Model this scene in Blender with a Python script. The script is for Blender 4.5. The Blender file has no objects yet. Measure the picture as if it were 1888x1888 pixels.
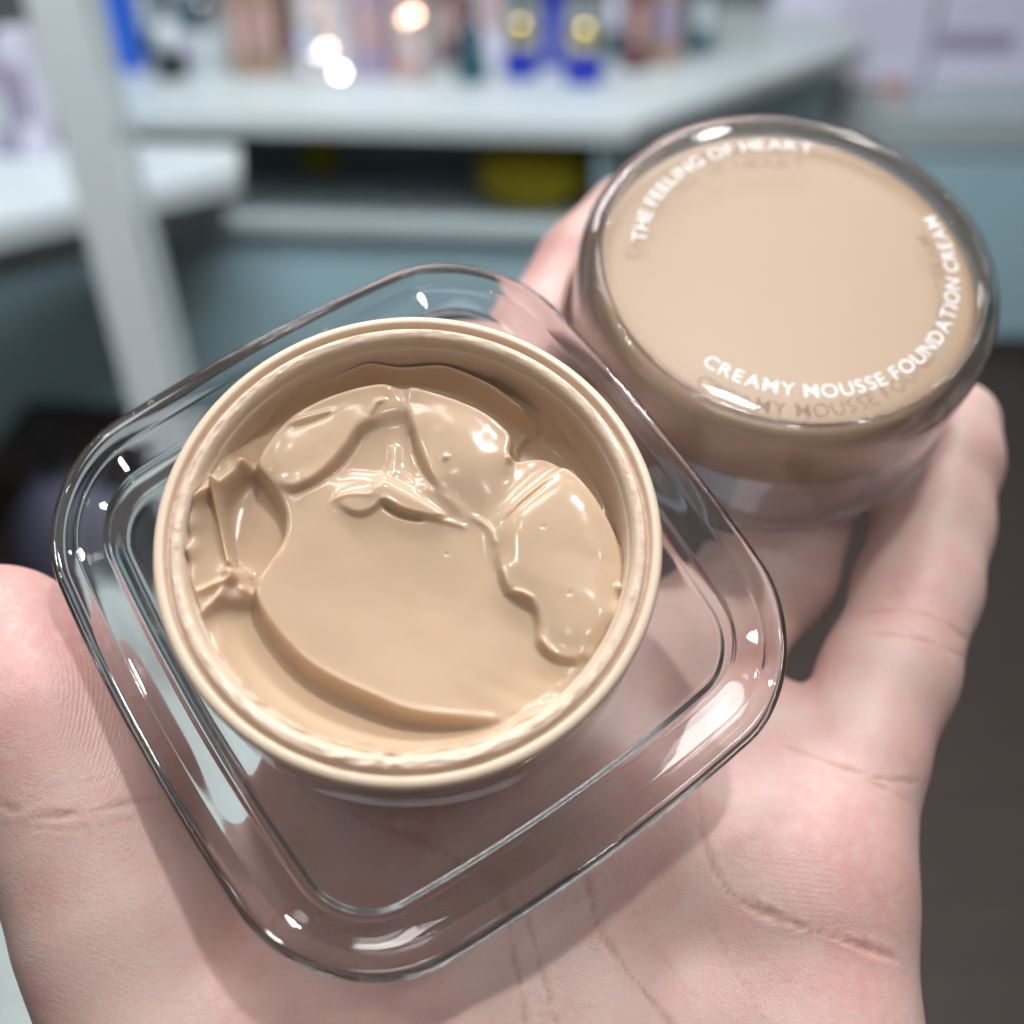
import bpy, bmesh, math, random
import numpy as np
from mathutils import Vector, Matrix, noise as mnoise

random.seed(7); np.random.seed(7)
scene = bpy.context.scene
COL = scene.collection

# ------------------------------------------------------------------ camera
F = 1960.0; CX = 944.0                       # focal length / centre, in photo pixels (1888 wide)
CAM_Z = 1.45; PITCH = 35.0
cam_d = bpy.data.cameras.new('camera'); cam = bpy.data.objects.new('camera', cam_d); COL.objects.link(cam)
cam.location = (0, 0, CAM_Z); cam.rotation_euler = (math.radians(90-PITCH), 0, 0)
cam_d.sensor_width = 36; cam_d.lens = 36*F/1888; cam_d.clip_start = 0.01; cam_d.clip_end = 60
cam_d.dof.use_dof = True; cam_d.dof.focus_distance = 0.1075; cam_d.dof.aperture_fstop = cam_d.lens/3.1
scene.camera = cam
MC = Matrix.Translation(cam.location) @ Matrix.Rotation(math.radians(90-PITCH), 4, 'X')
MCN = np.array(MC)

# ------------------------------------------------------------------ light
world = bpy.data.worlds.new('World'); scene.world = world; world.use_nodes = True
wn = world.node_tree.nodes; bg = wn['Background']
bg.inputs[0].default_value = (1.0, 0.88, 0.78, 1); bg.inputs[1].default_value = 0.06
def lamp(name, loc, size, power, col=(1.0, .985, .97), shape='DISK', size_y=None, target=(0, .07, 1.36)):
    d = bpy.data.lights.new(name, 'AREA'); d.shape = shape; d.size = size; d.energy = power; d.color = col
    if size_y: d.size_y = size_y
    o = bpy.data.objects.new(name, d); COL.objects.link(o); o.location = loc
    v = Vector(target)-Vector(loc); o.rotation_euler = v.to_track_quat('-Z', 'Y').to_euler()
    return o
CEIL = 2.9
lamp('ceiling_downlight', (0.36, 0.14, CEIL), 0.10, 10.5)
for (lx, ly) in ((-0.45, 0.0), (-0.95, 0.35), (0.95, 0.45), (-0.3, -0.75), (0.35, 0.75), (-0.2, 1.15)):
    lamp('ceiling_spot', (lx, ly, CEIL), 0.05, .75)
lamp('panel_lamp', (-0.26, 0.38, CEIL), 0.52, 6, (1.0, .98, .96), 'RECTANGLE', 0.32, (-.26, .38, 0))
lamp('ceiling_downlight', (-0.75, -0.25, CEIL), 0.10, 2.3)
lamp('ceiling_downlight', (0.80, -0.35, CEIL), 0.10, 2.3)
lamp('ceiling_downlight', (-0.70, 0.95, CEIL), 0.10, 2.3)
lamp('ceiling_downlight', (0.75, 1.0, CEIL), 0.10, 2.3)
lamp('ceiling_downlight', (0.45, -0.95, CEIL), 0.10, 2.0)
lamp('panel_lamp', (-0.1, 1.35, CEIL), 1.8, 58, (.92, .97, 1), 'RECTANGLE', .5, (-.1, 1.9, 0.4))  # added fill lamp, brightens the counter fronts
lamp('panel_lamp', (0.0, -1.5, CEIL), 1.2, 4, (.86, .94, 1), 'RECTANGLE', 0.3, (0, .0, 1.3))  # added weak fill from behind the camera
scene.view_settings.view_transform = 'Standard'; scene.view_settings.look = 'None'
scene.view_settings.exposure = 0.12; scene.view_settings.gamma = 1.0
scene.render.engine = 'CYCLES'
cy = scene.cycles
cy.max_bounces = 12; cy.transmission_bounces = 10; cy.glossy_bounces = 5; cy.diffuse_bounces = 3; cy.transparent_max_bounces = 16
cy.caustics_reflective = True; cy.caustics_refractive = True; cy.blur_glossy = 0.6
cy.sample_clamp_indirect = 6.0; cy.use_denoising = True; cy.use_adaptive_sampling = True; cy.adaptive_threshold = 0.04

# ------------------------------------------------------------------ helpers
def W(px, py, depth):                        # photo pixel + depth in mm -> world point (metres)
    p = Vector(((px-CX)/F*depth*1e-3, -(py-CX)/F*depth*1e-3, -depth*1e-3))
    return MC @ p
def Gz(px, py, z):                           # pixel ray meets the horizontal plane at height z
    d = (MC.to_3x3() @ Vector(((px-CX)/F, -(py-CX)/F, -1)))
    o = Vector(cam.location); return o + d*((z-o.z)/d.z)
def Gy(px, py, y):                           # pixel ray meets the plane at distance y
    d = (MC.to_3x3() @ Vector(((px-CX)/F, -(py-CX)/F, -1)))
    o = Vector(cam.location); return o + d*((y-o.y)/d.y)

def tag(o, label=None, cat=None, group=None, kind=None):
    for k, v in (('label', label), ('category', cat), ('group', group), ('kind', kind)):
        if v: o[k] = v
    return o
def empty(name, mat4=None, loc=None, rotz=0):
    o = bpy.data.objects.new(name, None); COL.objects.link(o); o.empty_display_size = .02
    if mat4 is not None: o.matrix_world = mat4
    if loc is not None: o.location = loc; o.rotation_euler = (0, 0, rotz)
    return o
def mesh_obj(name, verts, faces, mat, parent=None, smooth=True):
    me = bpy.data.meshes.new(name)
    if isinstance(verts, np.ndarray) and isinstance(faces, np.ndarray):
        nv, nf, k = len(verts), len(faces), faces.shape[1]
        me.vertices.add(nv); me.vertices.foreach_set('co', verts.astype(np.float32).ravel())
        me.loops.add(nf*k); me.loops.foreach_set('vertex_index', faces.astype(np.int32).ravel())
        me.polygons.add(nf); me.polygons.foreach_set('loop_start', np.arange(0, nf*k, k, dtype=np.int32))
        me.update(calc_edges=True); me.validate()
    else:
        me.from_pydata([tuple(v) for v in verts], [], [tuple(f) for f in faces])
    me.polygons.foreach_set('use_smooth', [smooth]*len(me.polygons)); me.update()
    if mat: me.materials.append(mat)
    o = bpy.data.objects.new(name, me); COL.objects.link(o)
    if parent: o.parent = parent
    return o
def loft(rings, close_start=True, close_end=True):
    """rings: list of (N,3) arrays -> verts, faces (list)"""
    N = len(rings[0]); V = np.concatenate(rings); Fc = []
    for i in range(len(rings)-1):
        a, b = i*N, (i+1)*N
        for j in range(N):
            k = (j+1) % N; Fc.append((a+j, a+k, b+k, b+j))
    V = list(map(tuple, V))
    if close_start:
        c = len(V); V.append(tuple(rings[0].mean(0)))
        for j in range(N): Fc.append((c, (j+1) % N, j))
    if close_end:
        c = len(V); V.append(tuple(rings[-1].mean(0))); a = (len(rings)-1)*N
        for j in range(N): Fc.append((c, a+j, a+(j+1) % N))
    return V, Fc
def fix_normals(o):
    bm = bmesh.new(); bm.from_mesh(o.data); bmesh.ops.recalc_face_normals(bm, faces=bm.faces); bm.to_mesh(o.data); bm.free()
def circ(R, z, N=192):
    a = np.linspace(0, 2*np.pi, N, endpoint=False)
    return np.c_[R*np.cos(a), R*np.sin(a), np.full(N, z)]
def lathe(prof, N=192, scale=1e-3, **kw):
    V, Fc = loft([circ(r, z, N)*scale for r, z in prof], **kw); return V, Fc
def smooth_prof(pts, n=4):
    """Chaikin corner cutting, end points kept"""
    P = np.array(pts, float)
    for _ in range(n):
        Q = [P[0]]
        for a, b in zip(P[:-1], P[1:]): Q += [a*.75+b*.25, a*.25+b*.75]
        Q.append(P[-1]); P = np.array(Q)
    return P
def box_obj(name, x0, x1, y0, y1, z0, z1, mat, parent=None, bevel=0.0):
    bm = bmesh.new(); bmesh.ops.create_cube(bm, size=1)
    for v in bm.verts:
        v.co = ((x0+x1)/2+v.co.x*(x1-x0), (y0+y1)/2+v.co.y*(y1-y0), (z0+z1)/2+v.co.z*(z1-z0))
    if bevel: bmesh.ops.bevel(bm, geom=bm.edges[:], offset=bevel, segments=2, affect='EDGES', profile=.5)
    me = bpy.data.meshes.new(name); bm.to_mesh(me); bm.free(); me.materials.append(mat)
    o = bpy.data.objects.new(name, me); COL.objects.link(o)
    if parent: o.parent = parent
    return o

# ------------------------------------------------------------------ materials
def new_mat(name):
    m = bpy.data.materials.new(name); m.use_nodes = True
    return m, m.node_tree.nodes, m.node_tree.links, m.node_tree.nodes['Principled BSDF']
def simple(name, col, rough=.5, metal=0, var=.08, scale=30, spec=.5):
    m, n, l, b = new_mat(name)
    tc = n.new('ShaderNodeTexCoord'); nz = n.new('ShaderNodeTexNoise'); nz.inputs['Scale'].default_value = scale; nz.inputs['Detail'].default_value = 4
    mx = n.new('ShaderNodeMixRGB'); mx.inputs[1].default_value = (*[c*(1-var) for c in col], 1); mx.inputs[2].default_value = (*[min(1, c*(1+var)) for c in col], 1)
    l.new(tc.outputs['Object'], nz.inputs['Vector']); l.new(nz.outputs['Fac'], mx.inputs[0]); l.new(mx.outputs[0], b.inputs['Base Color'])
    b.inputs['Roughness'].default_value = rough; b.inputs['Metallic'].default_value = metal; b.inputs['Specular IOR Level'].default_value = spec
    return m

def acrylic(name, tint=(1, 1, 1), rough=0.0):
    m, n, l, b = new_mat(name)
    b.inputs['Base Color'].default_value = (*tint, 1); b.inputs['Transmission Weight'].default_value = 1
    b.inputs['Roughness'].default_value = rough; b.inputs['IOR'].default_value = 1.49
    # faint handling scratches and moulding ripple
    tc = n.new('ShaderNodeTexCoord'); nz = n.new('ShaderNodeTexNoise'); nz.inputs['Scale'].default_value = 260
    bp = n.new('ShaderNodeBump'); bp.inputs['Strength'].default_value = .05; bp.inputs['Distance'].default_value = .0002
    n2 = n.new('ShaderNodeTexNoise'); n2.inputs['Scale'].default_value = 120; n2.inputs['Detail'].default_value = 6; n2.inputs['Roughness'].default_value = .7
    mr = n.new('ShaderNodeMapRange'); mr.inputs[1].default_value = .56; mr.inputs[2].default_value = .80; mr.inputs[3].default_value = rough; mr.inputs[4].default_value = .16
    l.new(tc.outputs['Object'], n2.inputs['Vector']); l.new(n2.outputs['Fac'], mr.inputs[0]); l.new(mr.outputs[0], b.inputs['Roughness'])
    l.new(tc.outputs['Object'], nz.inputs['Vector']); l.new(nz.outputs['Fac'], bp.inputs['Height']); l.new(bp.outputs[0], b.inputs['Normal'])
    return m
M_ACR = acrylic('clear_acrylic', (.985, .985, .985))
M_ACR3 = acrylic('clear_acrylic_tray', (.985, .985, .985))
M_ACR2 = acrylic('clear_acrylic_lid', (.985, .985, .985))
def flat_window(m, part=1.0):
    # thin clear sheet: light passes straight through, surface reflects by Fresnel
    n, l = m.node_tree.nodes, m.node_tree.links; b = n['Principled BSDF']; out = n['Material Output']
    tr = n.new('ShaderNodeBsdfTransparent'); gl = n.new('ShaderNodeBsdfGlossy'); gl.inputs['Roughness'].default_value = .02
    fr = n.new('ShaderNodeFresnel'); ge = n.new('ShaderNodeNewGeometry')
    im = n.new('ShaderNodeMapRange'); im.inputs[3].default_value = 1.45; im.inputs[4].default_value = 1/1.45   # same reflectance from either side of the sheet
    l.new(ge.outputs['Backfacing'], im.inputs[0]); l.new(im.outputs[0], fr.inputs[0])
    mx = n.new('ShaderNodeMixShader'); l.new(fr.outputs[0], mx.inputs[0]); l.new(tr.outputs[0], mx.inputs[1]); l.new(gl.outputs[0], mx.inputs[2])
    m2 = n.new('ShaderNodeMixShader'); m2.inputs[0].default_value = part; l.new(b.outputs[0], m2.inputs[1]); l.new(mx.outputs[0], m2.inputs[2]); l.new(m2.outputs[0], out.inputs[0])
flat_window(M_ACR2); flat_window(M_ACR3, .06); flat_window(M_ACR, .3)

def cream_mat():
    m, n, l, b = new_mat('foundation')
    tc = n.new('ShaderNodeTexCoord'); nz = n.new('ShaderNodeTexNoise'); nz.inputs['Scale'].default_value = 120; nz.inputs['Detail'].default_value = 3
    mx = n.new('ShaderNodeMixRGB'); mx.inputs[1].default_value = (.55, .40, .28, 1); mx.inputs[2].default_value = (.58, .425, .30, 1)
    l.new(tc.outputs['Object'], nz.inputs['Vector']); l.new(nz.outputs['Fac'], mx.inputs[0]); l.new(mx.outputs[0], b.inputs['Base Color'])
    b.inputs['Roughness'].default_value = .15; b.inputs['IOR'].default_value = 1.42
    b.inputs['Subsurface Weight'].default_value = .6; b.inputs['Subsurface Radius'].default_value = (1, .65, .4); b.inputs['Subsurface Scale'].default_value = .0014
    return m
M_CREAM = cream_mat()

def plastic_mat(name, c1, c2, rough=.32):
    m, n, l, b = new_mat(name)
    tc = n.new('ShaderNodeTexCoord'); nz = n.new('ShaderNodeTexNoise'); nz.inputs['Scale'].default_value = 800; nz.inputs['Detail'].default_value = 4
    at = n.new('ShaderNodeAttribute'); at.attribute_name = 'smear'
    mx = n.new('ShaderNodeMixRGB'); mx.inputs[1].default_value = (*c1, 1); mx.inputs[2].default_value = (*c2, 1)
    l.new(at.outputs['Fac'], mx.inputs[0]); l.new(mx.outputs[0], b.inputs['Base Color'])
    l.new(tc.outputs['Object'], nz.inputs['Vector'])
    bp = n.new('ShaderNodeBump'); bp.inputs['Distance'].default_value = .0004
    ml = n.new('ShaderNodeMath'); ml.operation = 'MULTIPLY'; l.new(at.outputs['Fac'], ml.inputs[0]); ml.inputs[1].default_value = .9
    l.new(ml.outputs[0], bp.inputs['Strength']); l.new(nz.outputs['Fac'], bp.inputs['Height']); l.new(bp.outputs[0], b.inputs['Normal'])
    b.inputs['Roughness'].default_value = rough
    b.inputs['Subsurface Weight'].default_value = .2; b.inputs['Subsurface Radius'].default_value = (1, .7, .4); b.inputs['Subsurface Scale'].default_value = .001
    return m
M_CUP = plastic_mat('cup_plastic', (.70, .56, .43), (.60, .42, .33))
M_LINER = simple('liner_plastic', (.50, .355, .245), .42, 0, .02, 40)
M_PRINT = simple('white_print', (.80, .80, .82), .5, 0, .02)

def skin_mat():
    m, n, l, b = new_mat('skin')
    tc = n.new('ShaderNodeTexCoord')
    def nz(scale, detail=4, rough=.55):
        t = n.new('ShaderNodeTexNoise'); t.inputs['Scale'].default_value = scale; t.inputs['Detail'].default_value = detail; t.inputs['Roughness'].default_value = rough
        l.new(tc.outputs['Object'], t.inputs['Vector']); return t
    def attr(name):
        a = n.new('ShaderNodeAttribute'); a.attribute_name = name; return a
    def mix(a, b_, f, bt='MIX'):
        x = n.new('ShaderNodeMixRGB'); x.blend_type = bt
        for s, v in ((1, a), (2, b_)):
            if isinstance(v, tuple): x.inputs[s].default_value = (*v, 1)
            else: l.new(v, x.inputs[s])
        if isinstance(f, (int, float)): x.inputs[0].default_value = f
        else: l.new(f, x.inputs[0])
        return x.outputs[0]
    def ramp(src, lo, hi):
        r = n.new('ShaderNodeMapRange'); r.inputs[1].default_value = lo; r.inputs[2].default_value = hi; l.new(src, r.inputs[0]); return r.outputs[0]
    def math_(op, a, b_):
        x = n.new('ShaderNodeMath'); x.operation = op
        for s, v in ((0, a), (1, b_)):
            if isinstance(v, (int, float)): x.inputs[s].default_value = v
            else: l.new(v, x.inputs[s])
        return x.outputs[0]
    pale = (.61, .435, .395); red = (.56, .275, .255); yel = (.66, .47, .34)
    c = mix(pale, red, ramp(nz(80, 5).outputs['Fac'], .44, .85))
    c = mix(c, red, attr('red').outputs['Fac'])
    c = mix(c, mix(c, (.60, .47, .43), .45), ramp(nz(700, 4).outputs['Fac'], .45, .75))
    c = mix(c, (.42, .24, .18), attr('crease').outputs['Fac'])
    l.new(c, b.inputs['Base Color'])
    # relief: fingerprint ridges + fine skin lines
    ph = attr('ridge').outputs['Fac']; mk = attr('ridge_mask').outputs['Fac']
    wob = nz(500, 2).outputs['Fac']
    s = math_('SINE', math_('ADD', math_('MULTIPLY', ph, 2*math.pi), math_('MULTIPLY', wob, 1.5)), 0)
    ridge = math_('MULTIPLY', s, mk)
    vo = n.new('ShaderNodeTexVoronoi'); vo.feature = 'DISTANCE_TO_EDGE'; vo.inputs['Scale'].default_value = 2100
    mp = n.new('ShaderNodeMapping'); mp.inputs['Scale'].default_value = (1, .55, 1); l.new(tc.outputs['Object'], mp.inputs['Vector'])
    nd = nz(300, 3); ad = n.new('ShaderNodeMixRGB'); ad.blend_type = 'ADD'; ad.inputs[0].default_value = .002
    l.new(mp.outputs[0], ad.inputs[1]); l.new(nd.outputs['Color'], ad.inputs[2]); l.new(ad.outputs[0], vo.inputs['Vector'])
    fine = math_('MINIMUM', math_('MULTIPLY', vo.outputs['Distance'], 5), 1.0)
    h = math_('ADD', math_('MULTIPLY', ridge, .55), math_('ADD', math_('MULTIPLY', fine, .3), math_('MULTIPLY', nz(1500, 4, .65).outputs['Fac'], .8)))
    bp = n.new('ShaderNodeBump'); bp.inputs['Strength'].default_value = .45; bp.inputs['Distance'].default_value = .00012
    l.new(h, bp.inputs['Height']); l.new(bp.outputs[0], b.inputs['Normal'])
    b.inputs['Roughness'].default_value = .41; b.inputs['Specular IOR Level'].default_value = .45
    b.inputs['Subsurface Weight'].default_value = .6; b.inputs['Subsurface Radius'].default_value = (1, .33, .18); b.inputs['Subsurface Scale'].default_value = .002
    return m
M_SKIN = skin_mat()

# ------------------------------------------------------------------ setting: shop floor, counters
M_FLOOR = None
def floor_mat():
    m, n, l, b = new_mat('dark_wood_floor')
    tc = n.new('ShaderNodeTexCoord'); mp = n.new('ShaderNodeMapping'); mp.inputs['Scale'].default_value = (1, 9, 1)
    nz = n.new('ShaderNodeTexNoise'); nz.inputs['Scale'].default_value = 3; nz.inputs['Detail'].default_value = 6
    mx = n.new('ShaderNodeMixRGB'); mx.inputs[1].default_value = (.038, .027, .024, 1); mx.inputs[2].default_value = (.075, .054, .047, 1)
    l.new(tc.outputs['Object'], mp.inputs[0]); l.new(mp.outputs[0], nz.inputs['Vector']); l.new(nz.outputs['Fac'], mx.inputs[0]); l.new(mx.outputs[0], b.inputs['Base Color'])
    b.inputs['Roughness'].default_value = .6
    return m
M_FLOOR = floor_mat()
M_WHITE = simple('white_laminate', (.58, .65, .68), .35, 0, .03, 4)
M_GREY = simple('blue_grey_panel', (.44, .66, .75), .45, 0, .06, 3)
M_GREYL = simple('light_grey_panel', (.46, .54, .57), .45, 0, .05, 3)
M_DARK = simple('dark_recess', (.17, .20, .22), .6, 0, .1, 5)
M_BLACK = simple('black_plastic', (.02, .025, .03), .3)
M_BLUE = simple('deep_blue_glass', (.01, .03, .42), .12)
M_BLUE2 = simple('bright_blue_card', (.02, .12, .62), .4)
M_GOLD = simple('gold_metal', (.95, .78, .36), .22, 1)
M_OLIVE = simple('olive_cloth', (.30, .245, .0), .8, 0, .3, 9)
M_BROWN = simple('brown_card', (.36, .24, .18), .5, 0, .15, 20)
M_PINK = simple('dusty_pink_card', (.55, .35, .33), .35, 0, .1, 15)
M_PEARL = simple('pearly_card', (.80, .72, .74), .15, .3, .15, 12)
M_PURPLE = simple('mauve_card', (.36, .30, .45), .5, 0, .2, 15)
M_LAV = simple('lavender_panel', (.74, .72, .88), .4, 0, .03, 4)
M_TEAL = simple('dark_teal_glass', (.02, .09, .12), .15)
M_MAROON = simple('maroon_card', (.16, .06, .07), .4)
M_STEEL = simple('steel_strip', (.5, .52, .55), .25, 1)
M_DKBROWN = simple('dark_brown_board', (.035, .022, .02), .55, 0, .2, 6)

fl = box_obj('floor', -8, 8, -3, 10, -.1, 0, M_FLOOR); tag(fl, kind='structure')
wl = box_obj('back_wall', -8, 8, 5.6, 5.8, 0, 3, M_GREYL); tag(wl, kind='structure')

# main counter, its front edge runs across the picture
def P2(p): return np.array((p.x, p.y))
ZT = .90
cA = P2(Gz(150, 205, ZT)); cB = P2(Gz(1165, 228, ZT)); cC = P2(Gz(1600, 78, ZT))     # front edge, corner, right end
def prism(name, pts, z0, z1, mat, parent=None, bevel=.004):
    bm = bmesh.new(); vs = [bm.verts.new((p[0], p[1], z0)) for p in pts]; f = bm.faces.new(vs)
    r = bmesh.ops.extrude_face_region(bm, geom=[f])
    for v in r['geom']:
        if isinstance(v, bmesh.types.BMVert): v.co.z = z1
    bmesh.ops.recalc_face_normals(bm, faces=bm.faces)
    if bevel: bmesh.ops.bevel(bm, geom=bm.edges[:], offset=bevel, segments=2, affect='EDGES')
    me = bpy.data.meshes.new(name); bm.to_mesh(me); bm.free(); me.materials.append(mat)
    o = bpy.data.objects.new(name, me); COL.objects.link(o)
    if parent: o.parent = parent
    return o
dAB = (cB-cA)/np.linalg.norm(cB-cA); nAB = np.array((-dAB[1], dAB[0]))
cA2 = cA-dAB*.5
ctr = empty('display_counter'); tag(ctr, 'long white topped counter with open recess and blue grey front', 'counter')
top_poly = [cA2, cB, cC, cC+nAB*.5, cA2+nAB*1.1]
prism('counter_top', top_poly, ZT-.04, ZT, M_WHITE, ctr)
def inset(k0, k1):   # a strip parallel to the front edge
    e = cB - dAB*.07
    return [cA2+nAB*k0, e+nAB*k0, e+nAB*k1, cA2+nAB*k1]
prism('back_panel', inset(.33, .36), .30, ZT-.043, M_DARK, ctr)  # dark tone stands in for the shadow under the counter top
prism('lower_shelf', inset(.02, .328), .655, .685, M_GREYL, ctr)
prism('front_panel', inset(.04, .07), .08, .652, M_GREY, ctr)
prism('plinth', inset(.09, .12), .003, .078, M_DARK, ctr)
eB = cB-dAB*.07
prism('end_panel', [cB-dAB*.065, cC-dAB*.07, cC-dAB*.07+nAB*.04, cB-dAB*.065+nAB*.06], .003, ZT-.043, M_GREY, ctr)

# right-hand counter with backlit pale boxes
yr = Gz(1700, 655, 0).y
rz = Gy(1700, 213, yr).z
rc = empty('side_counter'); tag(rc, 'low blue grey cabinet with a pale ledge, at the right', 'cabinet')
xr0 = Gy(1380, 213, yr).x; xr1 = Gy(2300, 213, yr).x
box_obj('cabinet_front', xr0, xr1, yr, yr+.5, .06, rz-.10, M_GREY, rc, .004)
box_obj('ledge', xr0, xr1, yr-.01, yr+.52, rz-.097, rz, M_GREYL, rc, .004)
box_obj('kick_board', xr0, xr1, yr+.04, yr+.46, .003, .057, M_DARK, rc)
for k, (a, b, t, lab) in enumerate(((1400, 1685, -140, 'pale lavender display board standing left of the seam, right cabinet'),
                                    (1695, 2200, -140, 'pale lavender display board at the far right edge above the cabinet'))):
    pa = Gy(a, 200, yr+.30); pb = Gy(b, 200, yr+.30); pt = Gy(b, t, yr+.30)
    r = empty('display_board', loc=((pa.x+pb.x)/2, yr+.30, rz+.002)); tag(r, lab, 'board')
    w = (pb.x-pa.x)/2
    box_obj('panel', -w, w, -.015, .015, 0, pt.z-rz, M_LAV, r, .003)
    box_obj('foot', -w*.8, w*.8, -.05, -.017, 0, .02, M_WHITE, r, .003)
    if k == 1: box_obj('printed_band', -w*.98, -w*.45, -.019, -.0165, .10, .145, M_PURPLE, r)

def product_box(name, px0, px1, py_base, py_top, zb, mats, label, cat='box', group='products on the counter', depth=.05, rot=0.0, panel=True):
    py_base += 14 if zb == ZT else 0
    a = Gz(px0, py_base, zb); b = Gz(px1, py_base, zb); t = Gy((px0+px1)/2, py_top, a.y)
    w = (b.x-a.x)/2; r = empty(name, loc=((a.x+b.x)/2, a.y+depth/2, zb+.001), rotz=rot); tag(r, label, cat, group)
    h = max(.03, t.z-zb)
    box_obj('carton', -w, w, -depth/2, depth/2, 0, h, mats[0], r, .002)
    if panel: box_obj('front_label', -w*.7, w*.7, -depth/2-.002, -depth/2-.0005, h*.3, h*.75, mats[1], r)
    return r
def bottle(name, px, py_base, wpx, py_sh, py_top, zb, mb, mc, label, cat='bottle', group='products on the counter'):
    py_base += 14; a = Gz(px-wpx/2, py_base, zb); b = Gz(px+wpx/2, py_base, zb); R = (b.x-a.x)/2
    hs = Gy(px, py_sh, a.y).z-zb; ht = Gy(px, py_top, a.y).z-zb
    r = empty(name, loc=((a.x+b.x)/2, a.y, zb+.001)); tag(r, label, cat, group)
    V, Fc = lathe(smooth_prof([(R*.9, 0), (R, .003), (R, hs*.85), (R*.95, hs), (R*.45, hs*1.02)], 2), 32, 1); mesh_obj('glass_body', V, Fc, mb, r)
    V, Fc = lathe(smooth_prof([(R*.4, hs*1.03), (R*.75, hs*1.06), (R*.85, (hs+ht)/2), (R*.7, ht*.95), (R*.25, ht)], 2), 32, 1); mesh_obj('cap', V, Fc, mc, r)
    return r
zt = ZT
product_box('carton_box', 195, 262, 120, -40, zt, (M_BLUE2, M_WHITE), 'bright blue carton at the far left end of the counter', panel=False)
bottle('lotion_bottle', 320, 128, 60, 95, 40, zt, M_BLACK, M_WHITE, 'squat black bottle beside the bright blue carton')
bottle('lotion_bottle', 390, 115, 52, 60, -10, zt, M_WHITE, M_STEEL, 'tall white bottle left of the brown cartons')
for k, x in enumerate((432, 462, 492)):
    product_box('carton_box', x, x+27, 128, -20-8*k, zt, (M_BROWN, M_PINK), ['leftmost of three brown cartons in a row', 'middle of three brown cartons in a row', 'rightmost of three brown cartons in a row'][k], rot=.12)
pearl = product_box('carton_box', 556, 652, 138, -40, zt, (M_PEARL, M_PEARL), 'shiny pearly carton with coloured glare, beside brown cartons', rot=-.2, panel=False)
product_box('carton_box', 664, 716, 132, -40, zt, (M_PURPLE, M_PINK), 'dull mauve carton right of the pearly carton', rot=-.2)
pinkbox = product_box('carton_box', 728, 792, 134, -40, zt, (M_PINK, M_PEARL), 'dusty pink carton standing right of the mauve carton', rot=-.2)
bottle('serum_bottle', 870, 135, 60, 100, 50, zt, M_TEAL, M_TEAL, 'short dark teal bottle left of the gold capped bottles')
product_box('carton_box', 812, 846, 105, -40, zt, (M_MAROON, M_PINK), 'narrow maroon carton behind the dark teal bottle')
bottle('perfume_bottle', 960, 128, 66, 92, 30, zt, M_BLUE, M_GOLD, 'blue glass bottle with round gold cap, left of the two')
bottle('perfume_bottle', 1075, 138, 74, 100, 38, zt, M_BLUE, M_GOLD, 'blue glass bottle with round gold cap, right of the two')
product_box('carton_box', 1000, 1035, 110, -30, zt, (M_BLUE, M_GOLD), 'slim deep blue carton between the gold capped bottles', panel=False)
product_box('carton_box', 1150, 1185, 118, -40, zt, (M_MAROON, M_PINK), 'dark maroon carton right of the blue bottles', rot=.2)
product_box('carton_box', 1192, 1250, 110, -40, zt, (M_BROWN, M_PURPLE), 'brownish pink carton right of the dark maroon carton', rot=.2)
product_box('carton_box', 1262, 1310, 85, -40, zt, (M_TEAL, M_WHITE), 'dark teal carton at the right end of the products', rot=.2)
def glint_discs(box, w, h, depth, n, mats):  # added reflector discs, angled to send lamp glints to the camera
    for k in range(n):
        loc = Vector((random.uniform(-w, w)*.8, -depth/2-.010, h*random.uniform(.1, .8)))
        wp = box.matrix_basis @ loc
        hv = (Vector(cam.location)-wp).normalized()+(Vector((-.1, 1.35, CEIL))-wp).normalized(); hv.normalize()
        hv += Vector((random.gauss(0, .08), random.gauss(0, .08), random.gauss(0, .08)))
        bm = bmesh.new(); bmesh.ops.create_cone(bm, cap_ends=True, segments=18, radius1=.010, radius2=.008, depth=.003)
        me = bpy.data.meshes.new('glint_disc'); bm.to_mesh(me); bm.free(); me.materials.append(mats[k % len(mats)])
        o = bpy.data.objects.new('glint_disc', me); COL.objects.link(o); o.parent = box
        o.location = loc; o.rotation_euler = (box.matrix_basis.to_3x3().inverted() @ hv).to_track_quat('Z', 'Y').to_euler()
M_FOIL = simple('silver_foil', (.95, .93, .95), .1, 1, .02)
M_FOIL2 = simple('copper_foil', (.95, .55, .35), .1, 1, .02); M_FOIL3 = simple('blue_foil', (.35, .6, .95), .1, 1, .02)
glint_discs(pearl, .05, .17, .05, 9, (M_FOIL, M_FOIL3, M_FOIL, M_FOIL2)); glint_discs(pinkbox, .035, .17, .05, 5, (M_FOIL2, M_FOIL))
for k, (x0, x1, mt, lab) in enumerate(((262, 300, (M_TEAL, M_WHITE), 'dark teal carton in the back row behind the black bottle'), (336, 372, (M_LAV, M_TEAL), 'pale lavender carton in the back row left of the white bottle'),
      (520, 552, (M_MAROON, M_GOLD), 'narrow maroon carton in the back row left of the pearly carton'), (888, 925, (M_LAV, M_PINK), 'pale carton in the back row left of the gold caps'),
      (1112, 1146, (M_TEAL, M_LAV), 'dark teal carton in the back row right of the gold caps'), (846, 884, (M_WHITE, M_MAROON), 'white carton in the back row above the teal bottle'))):
    product_box('carton_box', x0, x1, 92, -60, zt, mt, lab)
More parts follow.
